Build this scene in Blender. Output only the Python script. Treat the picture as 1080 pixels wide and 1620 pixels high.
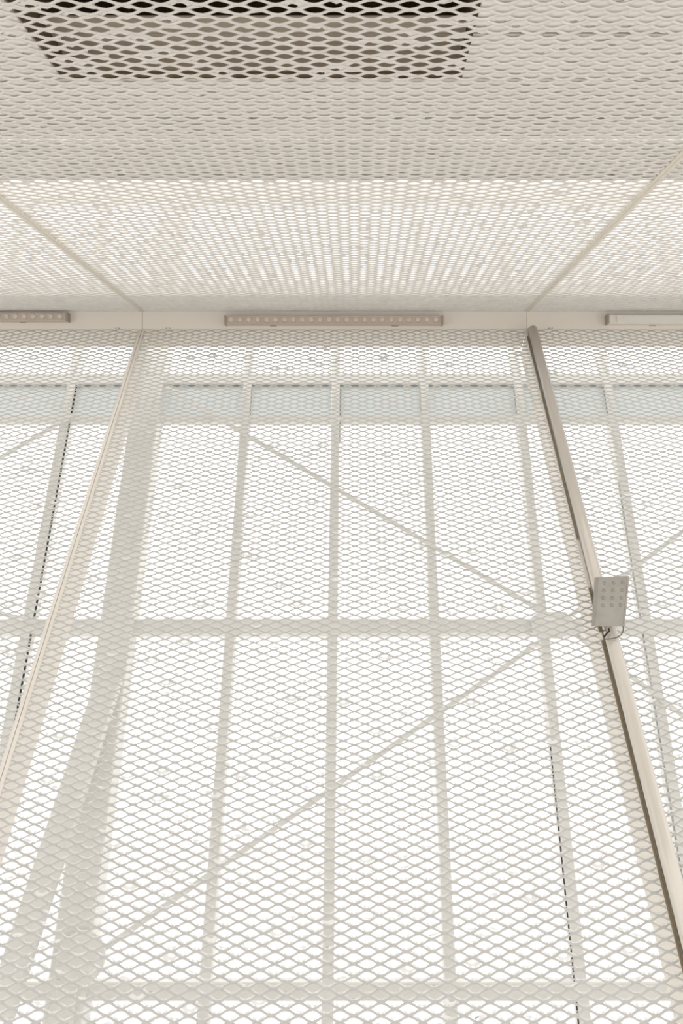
import bpy, math
import numpy as np
from mathutils import Vector, Matrix

C = bpy.context.scene
COL = C.collection
for o in list(bpy.data.objects):
    bpy.data.objects.remove(o)

# ------------------------------------------------------------------ camera
PITCH = math.radians(22.3)
EYE = 1.6                    # camera height above the floor
FPX = 1080.0                 # focal length: 24 mm on a 36 mm tall frame
PX, PY = 564.0, 810.0        # principal point of the (slightly shifted) lens
cp, sp = math.cos(PITCH), math.sin(PITCH)
cam = bpy.data.cameras.new('camera')
cam.sensor_fit = 'VERTICAL'
cam.sensor_height = 36.0
cam.sensor_width = 24.0
cam.lens = 24.0
cam.shift_x = -24.0 / 1620.0
cam.clip_start = 0.02
camo = bpy.data.objects.new('camera', cam)
COL.objects.link(camo)
camo.location = (0, 0, EYE)
camo.rotation_euler = (math.pi / 2 + PITCH, 0, 0)
C.camera = camo

# ------------------------------------------------------------------ light
w = bpy.data.worlds.new('overcast_sky')
C.world = w
w.use_nodes = True
nt = w.node_tree
bg = nt.nodes['Background']
bg.inputs[0].default_value = (1.0, 0.996, 0.988, 1)
bg.inputs[1].default_value = 1.52
C.view_settings.view_transform = 'Standard'
C.view_settings.look = 'None'
C.view_settings.gamma = 1
C.view_settings.exposure = 0.0
C.view_settings.use_curve_mapping = False

# ------------------------------------------------------------------ materials
def lin(c):
    return tuple(((v / 255) / 12.92 if v / 255 <= 0.04045 else ((v / 255 + 0.055) / 1.055) ** 2.4) for v in c)

def mat(name, rgb, rough=0.6, metal=0.0, noise=0.03, scale=14.0, transl=0.0, spec=0.3, bump=0.0):
    m = bpy.data.materials.new(name)
    m.use_nodes = True
    n = m.node_tree.nodes
    l = m.node_tree.links
    b = n['Principled BSDF']
    tc = n.new('ShaderNodeTexCoord')
    nz = n.new('ShaderNodeTexNoise')
    nz.inputs['Scale'].default_value = scale
    nz.inputs['Detail'].default_value = 4
    l.new(tc.outputs['Object'], nz.inputs['Vector'])
    mr = n.new('ShaderNodeMapRange')
    mr.inputs['To Min'].default_value = 1 - noise
    mr.inputs['To Max'].default_value = 1 + noise
    mr.inputs['From Min'].default_value = 0.3
    mr.inputs['From Max'].default_value = 0.7
    l.new(nz.outputs['Fac'], mr.inputs['Value'])
    mx = n.new('ShaderNodeVectorMath')
    mx.operation = 'SCALE'
    mx.inputs[0].default_value = lin(rgb)
    l.new(mr.outputs['Result'], mx.inputs['Scale'])
    l.new(mx.outputs['Vector'], b.inputs['Base Color'])
    b.inputs['Roughness'].default_value = rough
    b.inputs['Metallic'].default_value = metal
    b.inputs['Specular IOR Level'].default_value = spec
    if bump:
        bp = n.new('ShaderNodeBump')
        bp.inputs['Strength'].default_value = bump
        bp.inputs['Distance'].default_value = 0.002
        l.new(nz.outputs['Fac'], bp.inputs['Height'])
        l.new(bp.outputs['Normal'], b.inputs['Normal'])
    if transl:
        t = n.new('ShaderNodeBsdfTranslucent')
        l.new(mx.outputs['Vector'], t.inputs['Color'])
        ms = n.new('ShaderNodeMixShader')
        ms.inputs['Fac'].default_value = transl
        l.new(b.outputs[0], ms.inputs[1])
        l.new(t.outputs[0], ms.inputs[2])
        l.new(ms.outputs[0], n['Material Output'].inputs['Surface'])
    return m

M = dict(
    strand=mat('cream_painted_mesh', (208, 206, 202), 0.55, noise=0.04, scale=25),
    coat=mat('thin_spray_coating', (240, 239, 236), 0.8, noise=0.03, scale=40, transl=0.4),
    ceil=mat('cream_ceiling_mesh', (248, 244, 239), 0.6, noise=0.04, scale=25),
    ceilcoat=mat('ceiling_spray_coating', (248, 244, 240), 0.8, noise=0.03, scale=40, transl=0.12),
    fascia=mat('beige_painted_steel', (240, 234, 225), 0.5, noise=0.02, scale=3),
    fin=mat('beige_edge_flashing', (238, 231, 221), 0.5, noise=0.02, scale=6),
    seam=mat('beige_edge_trim', (230, 224, 214), 0.45, noise=0.02, scale=8),
    seamc=mat('dull_beige_edge_trim', (222, 215, 202), 0.6, noise=0.02, scale=8),
    pipe=mat('satin_cream_pipe', (218, 211, 200), 0.14, metal=0.1, noise=0.01, scale=4, spec=0.7),
    slit_shade=mat('painted_slit_shade', (130, 116, 94), 0.8, noise=0.08, scale=20),  # brown stands in for the shade in the gap beside the pipe
    bar=mat('pinkish_brown_light_housing', (208, 194, 182), 0.45, noise=0.02, scale=5),
    lens=mat('clear_grey_lens', (224, 214, 206), 0.15, noise=0.02, scale=50, spec=0.8),
    barwhite=mat('white_light_diffuser', (236, 232, 226), 0.35, noise=0.01, scale=5),
    cap=mat('grey_end_cap', (170, 158, 146), 0.5, noise=0.03, scale=9),
    steel=mat('pale_grey_painted_steel', (236, 235, 230), 0.6, noise=0.03, scale=3),
    pane=mat('frosted_blue_grey_pane', (234, 238, 238), 0.35, noise=0.02, scale=4, transl=0.55),
    greyseal=mat('grey_rubber_seal', (165, 168, 168), 0.7, noise=0.1, scale=30),
    gasket=mat('black_rubber_gasket', (40, 42, 44), 0.7, noise=0.1, scale=30),
    liner=mat('off_white_roof_board', (250, 247, 242), 0.75, noise=0.03, scale=6),
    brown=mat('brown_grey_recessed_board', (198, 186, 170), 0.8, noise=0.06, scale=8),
    dark=mat('painted_shade_brown', (128, 112, 88), 0.85, noise=0.15, scale=8),  # dark brown stands in for shade in the void and board gaps
    alu=mat('brushed_grey_aluminium', (166, 161, 153), 0.42, metal=0.55, noise=0.07, scale=30, spec=0.5),
    cable=mat('grey_cable', (120, 116, 108), 0.5, noise=0.05, scale=30),
    black=mat('black_plastic', (38, 36, 34), 0.5, noise=0.05, scale=30),
    floor=mat('pale_beige_floor', (216, 211, 204), 0.6, noise=0.05, scale=2),
    wall=mat('warm_white_plaster', (228, 224, 218), 0.8, noise=0.03, scale=2),
    ground=mat('light_concrete_ground', (232, 230, 226), 0.85, noise=0.03, scale=1),
)

# ------------------------------------------------------------------ helpers
def empty(name, loc, label, cat, group=None):
    o = bpy.data.objects.new(name, None)
    o.empty_display_size = 0.1
    o.location = loc
    COL.objects.link(o)
    o['label'] = label
    o['category'] = cat
    if group:
        o['group'] = group
    bpy.context.view_layer.update()
    return o

def build(name, verts, faces, m, parent=None, smooth=False):
    """faces: int array (n,4) of quads or a list; verts are world coordinates"""
    v = np.asarray(verts, dtype=np.float32).reshape(-1, 3)
    org = np.array(parent.location, dtype=np.float32) if parent is not None else np.zeros(3, np.float32)
    if parent is not None and parent.parent is not None:
        org = org + np.array(parent.parent.location, dtype=np.float32)
    me = bpy.data.meshes.new(name)
    if isinstance(faces, np.ndarray):
        f = faces.astype(np.int32)
        n = len(f)
        me.vertices.add(len(v))
        me.vertices.foreach_set('co', (v - org).ravel())
        me.loops.add(n * 4)
        me.loops.foreach_set('vertex_index', f.ravel())
        me.polygons.add(n)
        me.polygons.foreach_set('loop_start', np.arange(0, n * 4, 4, dtype=np.int32))
        me.update(calc_edges=True)
    else:
        me.from_pydata((v - org).tolist(), [], faces)
        me.update()
    if smooth:
        me.polygons.foreach_set('use_smooth', [True] * len(me.polygons))
    me.materials.append(m)
    o = bpy.data.objects.new(name, me)
    COL.objects.link(o)
    if parent is not None:
        o.parent = parent
    return o

BOXF = [(0, 1, 3, 2), (4, 6, 7, 5), (0, 4, 5, 1), (2, 3, 7, 6), (0, 2, 6, 4), (1, 5, 7, 3)]

class MB:
    def __init__(s):
        s.v = []
        s.f = []
    def add(s, vs, fs):
        b = len(s.v)
        s.v += [tuple(p) for p in vs]
        s.f += [tuple(i + b for i in f) for f in fs]
        return s
    def obox(s, c, a, b, d, bev=0.0):
        """box with centre c and half axis vectors a, b, d, the long edges chamfered by bev"""
        c, a, b, d = map(Vector, (c, a, b, d))
        if bev <= 0:
            vs = [c + a * i + b * j + d * k for i in (-1, 1) for j in (-1, 1) for k in (-1, 1)]
            return s.add(vs, BOXF)
        lb, ld = b.length, d.length
        bb, dd = b * (1 - bev / lb), d * (1 - bev / ld)
        ring = [b + dd, bb + d, -bb + d, -b + dd, -b - dd, -bb - d, bb - d, b - dd]
        vs = [c - a + r for r in ring] + [c + a + r for r in ring]
        fs = [(i, (i + 1) % 8, 8 + (i + 1) % 8, 8 + i) for i in range(8)]
        fs += [tuple(range(7, -1, -1)), tuple(range(8, 16))]
        return s.add(vs, fs)
    def bar(s, p, q, wa, wb, side, bev=0.0):
        """rectangular bar from p to q; side = direction of its width"""
        p, q = Vector(p), Vector(q)
        ax = (q - p).normalized()
        sd = Vector(side)
        sd = (sd - ax * sd.dot(ax)).normalized()
        ot = ax.cross(sd).normalized()
        return s.obox((p + q) / 2, (q - p) / 2, sd * wa / 2, ot * wb / 2, bev)
    def tube(s, pts, r, n=16, cap=True):
        pts = [Vector(p) for p in pts]
        rs = r if isinstance(r, (list, tuple)) else [r] * len(pts)
        base = len(s.v)
        ref = None
        for i, p in enumerate(pts):
            t = (pts[min(i + 1, len(pts) - 1)] - pts[max(i - 1, 0)]).normalized()
            if ref is None:
                ref = t.orthogonal().normalized()
            ref = (ref - t * ref.dot(t)).normalized()
            b2 = t.cross(ref)
            for k in range(n):
                a = 2 * math.pi * k / n
                s.v.append(tuple(p + (ref * math.cos(a) + b2 * math.sin(a)) * rs[i]))
        for i in range(len(pts) - 1):
            for k in range(n):
                a = base + i * n + k
                b2 = base + i * n + (k + 1) % n
                s.f.append((a, b2, b2 + n, a + n))
        if cap:
            s.f.append(tuple(base + k for k in range(n - 1, -1, -1)))
            e = base + (len(pts) - 1) * n
            s.f.append(tuple(e + k for k in range(n)))
        return s
    def build(s, name, m, parent=None, smooth=False):
        return build(name, s.v, s.f, m, parent, smooth)

def cam2w(x, y, z):
    """camera frame (right, up, forward) in metres -> world"""
    return Vector((x, z * cp - y * sp, EYE + z * sp + y * cp))
def cdir(y, z):
    return Vector((0, z * cp - y * sp, z * sp + y * cp))

def on_frame(x, y, F):
    """point of the vertical plane Y = F seen along a measured direction"""
    xn, yn = (x - PX) / FPX, (PY - y) / FPX
    t = F / (cp - yn * sp)
    return Vector((xn * t, F, EYE + (yn * cp + sp) * t))

# ------------------------------------------------------------------ geometry of the two mesh planes
ZC = 3.11                                   # distance of the corner along the axis
A1 = math.atan2(810 + 559, 1080.0)          # direction of the mesh wall
A2 = math.atan2(47, 1080.0)                 # direction of the mesh ceiling
WT = cam2w(0, (810 - 523) / 1080 * ZC, ZC)  # top edge of the wall
CT = cam2w(0, (810 - 491) / 1080 * ZC, ZC)  # front edge of the ceiling
wd = -cdir(math.sin(A1), math.cos(A1))      # down the wall
wn = cdir(math.cos(A1), -math.sin(A1))      # into the room
cd = -cdir(math.sin(A2), math.cos(A2))      # back along the ceiling
cn = -cdir(math.cos(A2), -math.sin(A2))     # down into the room
XS = [-0.976 - 1.751, -0.976, 0.775, 0.775 + 1.751]
L, H = 1.751 / 28, 0.0247                   # mesh cell
wall_len = (WT.z - 0.02) / -wd.z
ceil_len = 2.75

rng = np.random.default_rng(7)

def wp(u, v, n):
    return Vector((u, 0, 0)) + Vector((0, WT.y, WT.z)) + wd * v + wn * n
def cpnt(u, v, n):
    return Vector((u, 0, 0)) + Vector((0, CT.y, CT.z)) + cd * v + cn * n

def to_world(u, v, n, org, dv, dn):
    P = np.empty(u.shape + (3,), np.float32)
    P[..., 0] = u
    P[..., 1] = org.y + v * dv.y + n * dn.y
    P[..., 2] = org.z + v * dv.z + n * dn.z
    return P

def strands(x0, x1, length, org, dv, dn, wid, dep, seg=8, steep=False):
    """wavy ribs that touch at the bonds of the expanded sheet"""
    ncell = int(round((x1 - x0) / L))
    S = ncell * seg + 1
    u = np.linspace(x0, x1, S)
    K = int(length / (H / 2)) + 1
    k = np.arange(K)
    ph = 2 * np.pi * (u - x0) / L
    wv = np.cos(ph)[None, :] * np.where(k % 2 == 0, 1, -1)[:, None]
    amp = H / 4 - wid * 0.12
    v = (k * H / 2)[:, None] + amp * wv
    v = v + rng.normal(0, 0.00018, v.shape)
    v = np.clip(v, 0, length)
    U = np.broadcast_to(u, v.shape)
    sl = 1 + 0.15 * np.abs(wv)
    prof = [(-wid / 2, 0.0), (-wid * 0.1, dep), (wid / 2, dep * 0.35)]
    if steep:
        prof = [(-wid / 2, 0.0), (wid * 0.3, dep), (wid / 2, 0.0)]
    P = np.stack([to_world(U, v + a * sl, np.full(v.shape, b), org, dv, dn) for a, b in prof], axis=2)
    idx = np.arange(K * S * 3).reshape(K, S, 3)
    q = []
    for j in range(2):
        q.append(np.stack([idx[:, :-1, j], idx[:, 1:, j], idx[:, 1:, j + 1], idx[:, :-1, j + 1]], -1).reshape(-1, 4))
    return P.reshape(-1, 3), np.concatenate(q)

def coating(x0, x1, length, org, dv, dn, back, fill, heavy):
    """thin skin left in the corners of every cell; each cell has a hole of its own shape"""
    ncell = int(round((x1 - x0) / L))
    K = int(length / (H / 2))
    us, vs = [], []
    for k in range(1, K):
        off = 0.0 if k % 2 else 0.5
        n = ncell + (1 if off == 0 else 0)
        c = x0 + (np.arange(ncell + 1) + off) * L
        c = c[c <= x1 + 1e-6]
        us.append(c)
        vs.append(np.full(c.shape, k * H / 2))
    uc = np.concatenate(us)
    vc = np.concatenate(vs)
    N = len(uc)
    # cell outline sampled at ten points
    fu = np.array([-0.5, -0.32, -0.12, 0.12, 0.32, 0.5, 0.32, 0.12, -0.12, -0.32])
    sg = np.array([0, -1, -1, -1, -1, 0, 1, 1, 1, 1])
    ob = (H / 4) * (1 + np.cos(2 * np.pi * fu)) * sg
    OU = uc[:, None] + (fu * L)[None, :]
    OV = vc[:, None] + ob[None, :]
    r = np.ones((N, 10)) * 0.97 + rng.normal(0, 0.03, (N, 10))
    tipl = np.clip(rng.normal(fill, 0.11, N), 0.25, 0.97)
    tipr = np.clip(rng.normal(fill, 0.11, N), 0.25, 0.97)
    hu = np.array([-0.5, -0.34, -0.13, 0.13, 0.34, 0.5, 0.34, 0.13, -0.13, -0.34])
    HU = np.where(hu[None, :] < 0, hu[None, :] * tipl[:, None], hu[None, :] * tipr[:, None])
    HB = (H / 4) * (1 + np.cos(2 * np.pi * HU)) * sg[None, :] * 0.97
    # notches growing in from one edge
    nt_ = rng.random(N)
    for j in (2, 3, 7, 8):
        mk = (rng.random(N) < heavy * 0.8)
        r[mk, j] *= rng.uniform(0.35, 0.75, mk.sum())
    HB = HB * np.clip(r, 0.2, 1.0)
    HUs = HU.copy()
    mk = nt_ < heavy * 0.55
    sc = rng.uniform(0.3, 0.6, N)
    HUs[mk] = HU[mk] * sc[mk, None] + rng.normal(0, 0.06, (mk.sum(), 1))
    HB[mk] = HB[mk] * sc[mk, None] * 1.1
    HUw = uc[:, None] + HUs * L
    HVw = vc[:, None] + HB
    OU = np.clip(OU, x0, x1)
    HUw = np.clip(HUw, x0, x1)
    z = np.full(OU.shape, -back)
    P = np.stack([to_world(OU, OV, z, org, dv, dn), to_world(HUw, HVw, z, org, dv, dn)], axis=1)
    idx = np.arange(N * 20).reshape(N, 2, 10)
    nx = np.roll(np.arange(10), -1)
    q = np.stack([idx[:, 0, :], idx[:, 0, nx], idx[:, 1, nx], idx[:, 1, :]], -1).reshape(-1, 4)
    return P.reshape(-1, 3), q

# ------------------------------------------------------------------ setting
def struct(name, mb, m):
    o = mb.build(name, m)
    o['kind'] = 'structure'
    return o

struct('floor', MB().obox((0, -0.05, -0.05), (3.4, 0, 0), (0, 2.75, 0), (0, 0, 0.05)), M['floor'])
struct('ground', MB().obox((0, 0, -0.35), (30, 0, 0), (0, 30, 0), (0, 0, 0.1)), M['ground'])

# corner fascia between the ceiling mesh and the wall mesh, its sheets meeting at the panel joints
fb = empty('trim_1', (0, CT.y, (CT.z + WT.z) / 2), '', '')
del fb['label'], fb['category']
fb['kind'] = 'structure'
updir = (CT - WT).normalized()
fwd = cdir(0, 1)
mid = (CT + WT) / 2
hh = (CT - WT).length / 2
for i in range(3):
    a, b = XS[i] + 0.0012, XS[i + 1] - 0.0012
    MB().obox(Vector(((a + b) / 2, 0, 0)) + mid + fwd * 0.004, ((b - a) / 2, 0, 0), updir * hh, fwd * 0.004, 0.0008).build('fascia_sheet', M['fascia'], fb)
MB().obox(mid + Vector((-0.1, 0, 0)) + fwd * 0.012, (2.62, 0, 0), updir * hh * 0.9, fwd * 0.003).build('backing_strip', M['fascia'], fb)
for px in (186, 266, 871):
    for dx in (-0.008, 0.006):
        c = cam2w((px - PX) / FPX * ZC + dx, (810 - 519.5) / 1080 * ZC, ZC)
        MB().tube([c, c - fwd * 0.004], [0.0035, 0.0028], 8).build('screw', M['cap'], fb)

# ------------------------------------------------------------------ wall mesh panels
wl = ['cream expanded mesh wall panel at left, beyond the thin seam strip',
      'wide cream expanded mesh wall panel in the middle, between seam strip and pipe',
      'cream expanded mesh wall panel at right, beyond the cream pipe']
for i in range(3):
    x0, x1 = XS[i], XS[i + 1]
    root = empty('expanded_mesh_screen', wp((x0 + x1) / 2, wall_len, 0), wl[i], 'mesh panel', 'mesh panels of the sloping wall')
    e = 0.0
    v, f = strands(x0, x1, wall_len, WT, wd, wn, 0.0051, 0.0046)
    build('expanded_mesh', v, f, M['strand'], root)
    v, f = coating(x0, x1, wall_len, WT, wd, wn, 0.0012, 0.77, 0.045)
    build('coating', v, f, M['coat'], root)
    for side, xx in ((1, x0), (-1, x1)):
        # edge trim on the room side and the deep flashing behind it
        xa = xx + side * 0.0065
        MB().obox(wp(xa, wall_len / 2, 0.003), (0.0055, 0, 0), wd * wall_len / 2, wn * 0.004, 0.0015).build('edge_trim', M['seam'], root)
        xb = xx + side * 0.003
        MB().obox(wp(xb, wall_len / 2, -0.068), (0.0015, 0, 0), wd * (wall_len / 2 - 0.005), wn * 0.066).build('flashing', M['fin'], root)
    MB().obox(wp((x0 + x1) / 2, 0.002, -0.045), (1.751 / 2 - 0.006, 0, 0), wd * 0.0015, wn * 0.043).build('top_flashing', M['fin'], root)

# ------------------------------------------------------------------ ceiling mesh panels
cl = ['cream expanded mesh ceiling panel at left, outside the left diagonal seam',
      'wide cream expanded mesh ceiling panel in the middle with dark recess above it',
      'cream expanded mesh ceiling panel at right, outside the right diagonal seam']
for i in range(3):
    x0, x1 = XS[i], XS[i + 1]
    root = empty('expanded_mesh_screen', cpnt((x0 + x1) / 2, ceil_len / 2, 0), cl[i], 'mesh panel', 'mesh panels of the sloping ceiling')
    v, f = strands(x0, x1, ceil_len, CT, cd, cn, 0.0034, 0.0048, steep=True)
    build('expanded_mesh', v, f, M['ceil'], root)
    v, f = coating(x0, x1, ceil_len, CT, cd, cn, 0.0006, 0.76, 0.26)
    build('coating', v, f, M['ceilcoat'], root)
    for side, xx in ((1, x0), (-1, x1)):
        MB().obox(cpnt(xx + side * 0.0055, ceil_len / 2, 0.002), (0.005, 0, 0), cd * ceil_len / 2, cn * 0.003, 0.001).build('edge_trim', M['seamc'], root)
        MB().obox(cpnt(xx + side * 0.003, ceil_len / 2, -0.012), (0.0015, 0, 0), cd * ceil_len / 2, cn * 0.0115).build('flashing', M['fin'], root)

# ------------------------------------------------------------------ roof boards above the ceiling mesh
def s_at(y, off):
    """distance back from the corner of the point seen at height y on the plane 'off' above the mesh"""
    # ray (0, yn, 1) t ; plane through CT offset by -cn*off
    yn = (PY - y) / FPX
    d = cdir(yn, 1)
    p0 = CT - cn * off
    o = Vector((0, 0, EYE))
    t = (p0 - o).dot(cn) / d.dot(cn)
    return (o + d * t - p0).dot(cd)
OFF = 0.003
roof = empty('ceiling', cpnt(0, 2.0, -0.1), '', '')
del roof['label'], roof['category']
roof['kind'] = 'structure'
ys = [286, 276.5, 221.5, 187, 125, 53.5]
ss = [s_at(y, OFF) for y in ys] + [ceil_len + 0.05]
X0, X1 = XS[0], XS[3]
RX0, RX1 = -0.575, 0.205
g = 0.003
def board(xa, xb, sa, sb, off=OFF, m='liner', name='roof_board', th=0.002):
    MB().obox(cpnt((xa + xb) / 2, (sa + sb) / 2, -off - th), ((xb - xa) / 2, 0, 0), cd * (sb - sa) / 2, cn * th, 0.001).build(name, M[m], roof)
for i in range(6):
    sa, sb = ss[i], ss[i + 1]
    ga = 0.0035 if i == 2 else g
    if i < 4:
        board(X0, X1, sa + ga, sb - (0.0035 if i == 1 else g))
    else:
        board(X0, RX0, sa + g, sb - g)
        board(RX1, X1, sa + g, sb - g)
for i in (1, 3, 4, 5):   # dark strips paint the shade of the gaps between boards
    if i < 4:
        MB().obox(cpnt((X0 + X1) / 2, ss[i], -OFF - 0.0065), ((X1 - X0) / 2, 0, 0), cd * 0.010, cn * 0.002).build('gap_shade_strip', M['dark'], roof)
    else:
        for a, b in ((X0, RX0), (RX1, X1)) if i == 5 else ((X0, X1),):
            MB().obox(cpnt((a + b) / 2, ss[i], -OFF - 0.0065), ((b - a) / 2, 0, 0), cd * 0.010, cn * 0.002).build('gap_shade_strip', M['dark'], roof)
# recess: brown boards a little higher, shade of the gap and void painted as dark boards
R = OFF + 0.055
r0, r1, r2 = ss[4], s_at(53, R), s_at(27, R)
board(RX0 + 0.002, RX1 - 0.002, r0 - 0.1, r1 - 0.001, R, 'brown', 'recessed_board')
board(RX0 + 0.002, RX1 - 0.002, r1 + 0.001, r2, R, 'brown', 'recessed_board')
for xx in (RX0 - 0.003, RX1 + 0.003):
    MB().obox(cpnt(xx, (ss[2] + ceil_len) / 2 + 0.01, -OFF - 0.125), (0.003, 0, 0), cd * (ceil_len - ss[2]) / 2, cn * 0.117).build('recess_side', M['dark'], roof)  # sides coloured dark to paint the shade inside the recess
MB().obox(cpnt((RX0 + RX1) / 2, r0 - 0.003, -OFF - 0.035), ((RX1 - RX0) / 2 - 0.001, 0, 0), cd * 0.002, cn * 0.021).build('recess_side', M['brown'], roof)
board(RX0 - 0.003, RX1 + 0.003, ss[2] + 0.012, ceil_len + 0.05, OFF + 0.24, 'dark', 'void_shade_lid')  # dark colour paints the unlit void above the opening
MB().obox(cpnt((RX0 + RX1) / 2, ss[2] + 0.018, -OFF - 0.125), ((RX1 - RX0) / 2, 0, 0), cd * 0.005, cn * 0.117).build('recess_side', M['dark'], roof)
board(X0, X1, -0.03, s_at(464, 0.005), 0.005, 'liner', 'corner_beam', 0.02)
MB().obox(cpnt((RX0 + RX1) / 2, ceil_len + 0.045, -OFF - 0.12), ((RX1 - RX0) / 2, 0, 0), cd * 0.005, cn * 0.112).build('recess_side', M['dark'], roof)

# ------------------------------------------------------------------ linear light bars on the fascia
lens_proto = None
def light_bar(name, xa, xb, yt, yb, label, lensed=True, n=24):
    zf = ZC - 0.03
    x0, x1 = (xa - PX) / FPX * zf, (xb - PX) / FPX * zf
    yu, yl = (PY - yt) / FPX * zf, (PY - yb) / FPX * zf
    c = cam2w((x0 + x1) / 2, (yu + yl) / 2, zf)
    root = empty('linear_light', c, label, 'light fixture', 'linear lights along the corner fascia')
    upv = cdir(1, 0)
    hy = (yu - yl) / 2
    mbx = MB().obox(c + fwd * 0.015, ((x1 - x0) / 2 - 0.006, 0, 0), upv * hy, fwd * 0.0145, 0.002)
    if lensed:
        # raised lips above and below a sunk lens channel
        mbx.obox(c + upv * (hy - 0.002) - fwd * 0.0015, ((x1 - x0) / 2 - 0.006, 0, 0), upv * 0.002, fwd * 0.002, 0.0006)
        mbx.obox(c - upv * (hy - 0.002) - fwd * 0.0015, ((x1 - x0) / 2 - 0.006, 0, 0), upv * 0.002, fwd * 0.002, 0.0006)
    mbx.build('housing', M['bar'] if lensed else M['fascia'], root)
    for sx, xx in ((1, x0), (-1, x1)):
        MB().obox(c + Vector((xx + sx * 0.004 - (x0 + x1) / 2, 0, 0)) + fwd * 0.012, (0.004, 0, 0), upv * (hy + 0.0015), fwd * 0.018, 0.001).build('end_cap', M['cap'], root)
    if lensed:
        me = None
        for k in range(n):
            xx = x0 + (x1 - x0) * (k + 0.75) / (n + 0.6)
            cc = cam2w(xx, (yu + yl) / 2, zf)
            if me is None:
                mb = MB().tube([cc + fwd * 0.001, cc - fwd * 0.006, cc - fwd * 0.0062, cc - fwd * 0.0005], [0.0115, 0.0100, 0.0080, 0.003], 16)
                o = mb.build('lens', M['lens'], root)
                me, c0 = o.data, xx
            else:
                o = bpy.data.objects.new('lens', me)
                COL.objects.link(o)
                o.parent = root
                o.location = (xx - c0, 0, 0)
    else:
        MB().obox(c + Vector((0.012, 0, 0)) - fwd * 0.003, ((x1 - x0) / 2 - 0.03, 0, 0), upv * (hy - 0.004), fwd * 0.003, 0.002).build('diffuser', M['barwhite'], root)
    for t in (0.22, 0.78):
        MB().obox(cam2w(x0 + (x1 - x0) * t, (yu + yl) / 2 - hy * 0.0, zf) + fwd * 0.0298, (0.015, 0, 0), upv * (hy + 0.003), fwd * 0.001).build('mounting_clip', M['cap'], root)
    return root
light_bar('c', 355, 701, 500, 512.5, 'brownish linear light with a row of round lenses, middle of the fascia')
light_bar('l', -238, 107, 495, 507, 'brownish linear light with round lenses at the left end of the fascia')
light_bar('r', 960, 1305, 497.5, 511.5, 'smooth white linear light with plain diffuser at the right end of the fascia', lensed=False)

# ------------------------------------------------------------------ pipe over the right seam
pe, pr, pxx = 0.034, 0.0205, 0.787
pp = empty('pipe', wp(pxx, wall_len, pe), 'glossy cream round pipe running down the right wall seam', 'pipe')
MB().tube([wp(pxx, 0.035, pe), wp(pxx, wall_len * 0.6, pe), wp(pxx, wall_len - 0.002, pe)], pr, 28).build('tube', M['pipe'], pp, smooth=False)
for f in pp.children[0].data.polygons:
    f.use_smooth = len(f.vertices) == 4
MB().obox(wp(pxx - 0.0215, wall_len / 2 + 0.685, 0.012), (0.0026, 0, 0), wd * (wall_len / 2 - 0.695), wn * 0.005, 0.001).build('slit_shade_strip', M['slit_shade'], pp)  # brown strip paints the shadow gap between pipe and panel
MB().obox(wp(pxx - 0.021, 0.62, 0.012), (0.0009, 0, 0), wd * 0.56, wn * 0.005, 0.0005).build('slit_shade_strip', M['slit_shade'], pp)  # thinner upper run of the painted gap shade
for s in (0.35, 1.9, 3.1):
    MB().obox(wp(pxx, s, 0.0115), (0.012, 0, 0), wd * 0.01, wn * 0.004, 0.001).build('bracket', M['seam'], pp)

# ------------------------------------------------------------------ small perforated unit on the pipe
zd = 2.10
def dv(px, py, z=zd):
    return cam2w((px - PX) / FPX * z, (PY - py) / FPX * z, z)
tl, tr, br, bl = dv(947, 913, 2.12), dv(995.5, 911, 2.10), dv(988, 991, 2.08), dv(942, 991, 2.10)
cen = (tl + tr + br + bl) / 4
unit = empty('light_unit', cen, 'small grey aluminium box with rows of studs hanging on the pipe', 'light fixture')
nrm = (tr - tl).cross(bl - tl).normalized()
if nrm.y > 0:
    nrm = -nrm
bk = -nrm * 0.022
def quad(p, q, s_, t, off=0):
    return [x + nrm * off for x in (p, q, s_, t)]
mb = MB()
# tray: flanged front face sunk between lips, body behind
ins = 0.035
def lerp(u, v):
    return tl * (1 - u) * (1 - v) + tr * u * (1 - v) + br * u * v + bl * (1 - u) * v
fo = [tl, tr, br, bl]
fi = [lerp(ins * 1.6, ins), lerp(1 - ins * 1.6, ins), lerp(1 - ins * 1.6, 1 - ins), lerp(ins * 1.6, 1 - ins)]
fs_ = [p - nrm * 0.002 for p in fi]
bo = [p + bk + Vector((-0.011, 0, 0)) for p in fo]
vs = fo + fi + fs_ + bo
fs = []
for k in range(4):
    n = (k + 1) % 4
    fs += [(k, n, 4 + n, 4 + k), (4 + k, 4 + n, 8 + n, 8 + k), (n, k, 12 + k, 12 + n)]
fs += [(8, 9, 10, 11), (15, 14, 13, 12)]
mb.add(vs, fs)
mb.build('housing', M['alu'], unit)
for r in range(4):
    for c in range(3):
        p = lerp(0.2 + c * 0.3, 0.13 + r * 0.15) - nrm * 0.002
        MB().tube([p, p + nrm * 0.0022, p + nrm * 0.0032], [0.0055, 0.0042, 0.0015], 10).build('stud', M['alu'], unit)
cb = dv(962, 996, 2.10)
MB().tube([dv(960, 991, 2.11), dv(961, 999, 2.105)], [0.010, 0.007], 12).build('socket', M['alu'], unit)
pts = [dv(*q) for q in ((985, 990, 2.09), (985.5, 996, 2.09), (983, 1003, 2.085), (976, 1008, 2.08), (967, 1010.5, 2.08), (957, 1011, 2.085), (951, 1007, 2.09), (952, 1000, 2.1), (957, 996, 2.105))]
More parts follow.
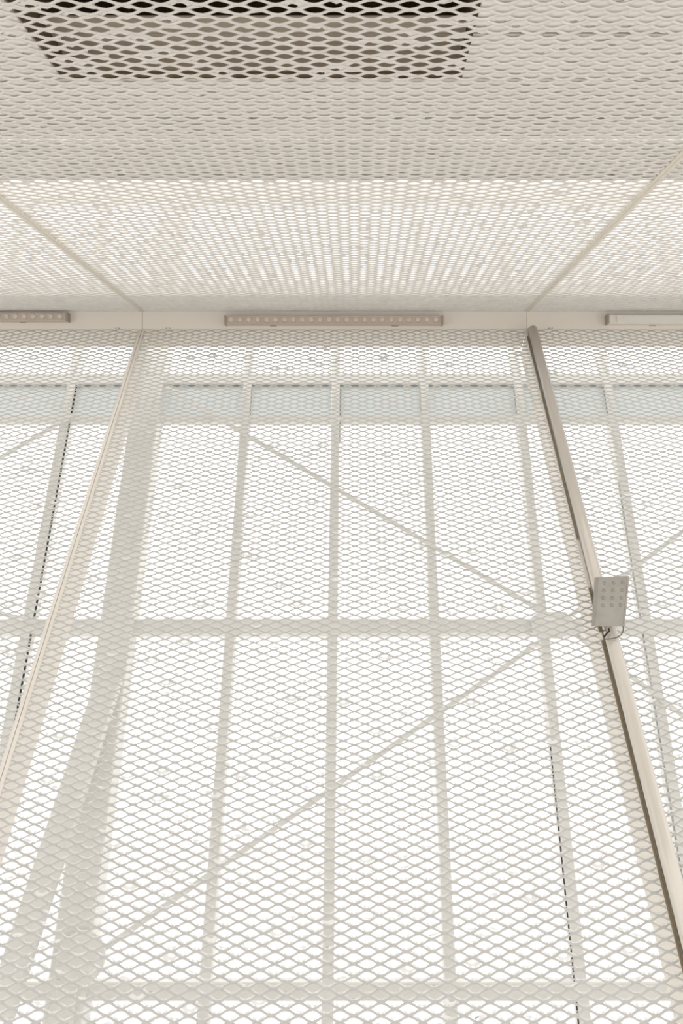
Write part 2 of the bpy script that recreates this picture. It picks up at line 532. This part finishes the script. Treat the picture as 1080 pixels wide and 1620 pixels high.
def smooth_path(p, n=5):
    out = []
    for i in range(len(p) - 1):
        p0, p1, p2, p3 = p[max(i - 1, 0)], p[i], p[i + 1], p[min(i + 2, len(p) - 1)]
        for k in range(n):
            t = k / n
            out.append(0.5 * ((2 * p1) + (p2 - p0) * t + (2 * p0 - 5 * p1 + 4 * p2 - p3) * t * t + (3 * p1 - p0 - 3 * p2 + p3) * t ** 3))
    return out + [p[-1]]
MB().tube(smooth_path(pts), 0.0019, 8).build('cable', M['cable'], unit, True)
pts = [dv(*q) for q in ((962, 994, 2.085), (963.5, 998, 2.08), (960, 1001.5, 2.08), (955, 1008, 2.08))]
MB().tube(smooth_path(pts), 0.0024, 8).build('cable', M['black'], unit, True)
MB().tube([dv(950, 1001, 2.1), dv(949, 1006, 2.09), dv(952, 1012, 2.09)], [0.004, 0.007, 0.005], 10).build('cable_gland', M['pipe'], unit, True)
# bracket joins the box to the pipe behind it
pm = dv(952, 950, 2.13)
ps = (1084 / (950 + 559) ) 
MB().bar(cen + bk * 0.98, wp(pxx + 0.004, (cen - wp(0, 0, 0)).dot(wd), pe + pr + 0.002), 0.03, 0.03, (0, 0, 1), 0.003).build('mounting_arm', M['alu'], unit)

# ------------------------------------------------------------------ steel frame outside the mesh
F = 2.93
frame = empty('steel_frame', (0, F, -0.25), 'pale grey welded steel frame with braces standing outside the mesh wall', 'frame')
def zy(y, f=F):
    return on_frame(540, y, f).z
ZT, ZB = on_frame(540, 300, F).z, -0.25
def xat(px, py, f=F):
    return on_frame(px, py, f).x
MW, MD = 0.042, 0.06
mull = [xat(112, 610), xat(391, 610), xat(531, 610), xat(671, 610), xat(820, 610), xat(962, 610)]
pitch = 0.455
mull = [mull[0] - 2 * pitch, mull[0] - pitch] + mull + [mull[-1] + pitch, mull[-1] + 2 * pitch]
for x in mull:
    MB().obox((x, F + MD / 2, (ZT + ZB) / 2), (0, 0, (ZT - ZB) / 2), (MW / 2, 0, 0), (0, MD / 2, 0), 0.003).build('mullion', M['steel'], frame)
def hbeam(y0, y1, dep=0.08, f=F):
    z0, z1 = zy(y1, f), zy(y0, f)
    MB().obox((0, f + dep / 2, (z0 + z1) / 2), (3.0, 0, 0), (0, dep / 2, 0), (0, 0, (z1 - z0) / 2), 0.003).build('beam', M['steel'], frame)
hbeam(590, 607, 0.05, F + 0.0015)
hbeam(657, 667, 0.04, F + 0.0015)
hbeam(979, 1002, 0.075, F - 0.002)
hbeam(1554, 1584, 0.075, F - 0.002)
hbeam(287, 313, 0.05, F + 0.0015)
# frosted panes between the two upper beams, with black gaskets
edges = sorted(mull + [xat(237, 610)])
zp0, zp1 = zy(656), zy(607.5)
for a, b in zip(edges[:-1], edges[1:]):
    wa = 0.069 if abs(a - xat(237, 610)) < 1e-6 else MW / 2
    wb = 0.069 if abs(b - xat(237, 610)) < 1e-6 else MW / 2
    xa, xb = a + wa, b - wb
    MB().obox(((xa + xb) / 2, F + 0.03, (zp0 + zp1) / 2), ((xb - xa) / 2 - 0.003, 0, 0), (0, 0.004, 0), (0, 0, (zp1 - zp0) / 2), 0.001).build('pane', M['pane'], frame)
    MB().obox(((xa + xb) / 2, F + 0.016, zp1 - 0.002), ((xb - xa) / 2 - 0.004, 0, 0), (0, 0.006, 0), (0, 0, 0.0009)).build('gasket', M['greyseal'], frame)
for i, (x, sd, y0, y1) in enumerate(((mull[2], 1, 608, 1700), (mull[3], 1, 608, 668), (mull[4], 1, 608, 697), (mull[5], -1, 608, 668), (mull[6], -1, 608, 668),
                     (mull[6], -1, 1180, 1700), (mull[7], -1, 608, 668), (mull[7], -1, 760, 1700))):
    z1, z0 = zy(y0), max(zy(y1), ZB)
    MB().obox((x + sd * (MW / 2 + 0.002), F + 0.012, (z0 + z1) / 2), (0, 0, (z1 - z0) / 2), (0.0014 if i in (0, 2) else 0.0009, 0, 0), (0, 0.006, 0)).build('gasket', M['gasket' if i in (0, 2, 5) else 'greyseal'], frame)
# broad column, its collar and the leaning leg
xc = xat(237, 610)
MB().obox((xc, F + 0.02, (ZT + ZB) / 2), (0, 0, (ZT - ZB) / 2), (0.069, 0, 0), (0, 0.05, 0), 0.006).build('column', M['steel'], frame)
MB().obox((xc, F - 0.035, (zy(1545) + ZB) / 2 + 0.0), (0, 0, (zy(1545) - ZB) / 2), (0.045, 0, 0), (0, 0.006, 0), 0.002).build('cleat', M['steel'], frame)
pc = on_frame(127, 1516, F - 0.05)
MB().tube([pc + Vector((0, 0.012, 0)), pc, pc - Vector((0, 0.004, 0))], [0.088, 0.088, 0.080], 24).build('collar_plate', M['steel'], frame)
for dx, dz in ((-0.05, 0.02), (0.05, 0.02), (0.0, -0.055)):
    q = pc + Vector((dx, -0.004, dz))
    MB().tube([q, q - Vector((0, 0.008, 0))], 0.009, 6).build('bolt', M['steel'], frame)
f2 = F - 0.09
MB().bar(on_frame(175, 1070, f2), on_frame(-2, 1610, f2) , 0.098, 0.05, (1, 0, 0), 0.005).build('leaning_leg', M['steel'], frame)
# braces and gussets
def brace(a, b, f=F - 0.012, wdt=0.021):
    MB().bar(on_frame(*a, f), on_frame(*b, f), wdt, 0.010, (0, 0, 1), 0.002).build('brace', M['steel'], frame)
brace((262, 612), (865, 972))
brace((850, 1018), (140, 1518))
brace((1180, 765), (905, 972))
brace((-60, 760), (118, 655))
brace((905, 1000), (1130, 1170))
brace((-60, 955), (60, 985), wdt=0.02)
gx, gz = xat(868, 990), zy(990)
oct_ = [(-0.08, -0.03), (-0.08, 0.03), (-0.04, 0.055), (0.06, 0.055), (0.10, 0.03), (0.10, -0.03), (0.04, -0.06), (-0.04, -0.06)]
vs = [(gx + a, F - 0.026, gz + b) for a, b in oct_] + [(gx + a, F - 0.018, gz + b) for a, b in oct_]
MB().add(vs, [tuple(range(8)), tuple(range(15, 7, -1))] + [(i, i + 8, (i + 1) % 8 + 8, (i + 1) % 8) for i in range(8)]).build('gusset_plate', M['steel'], frame)
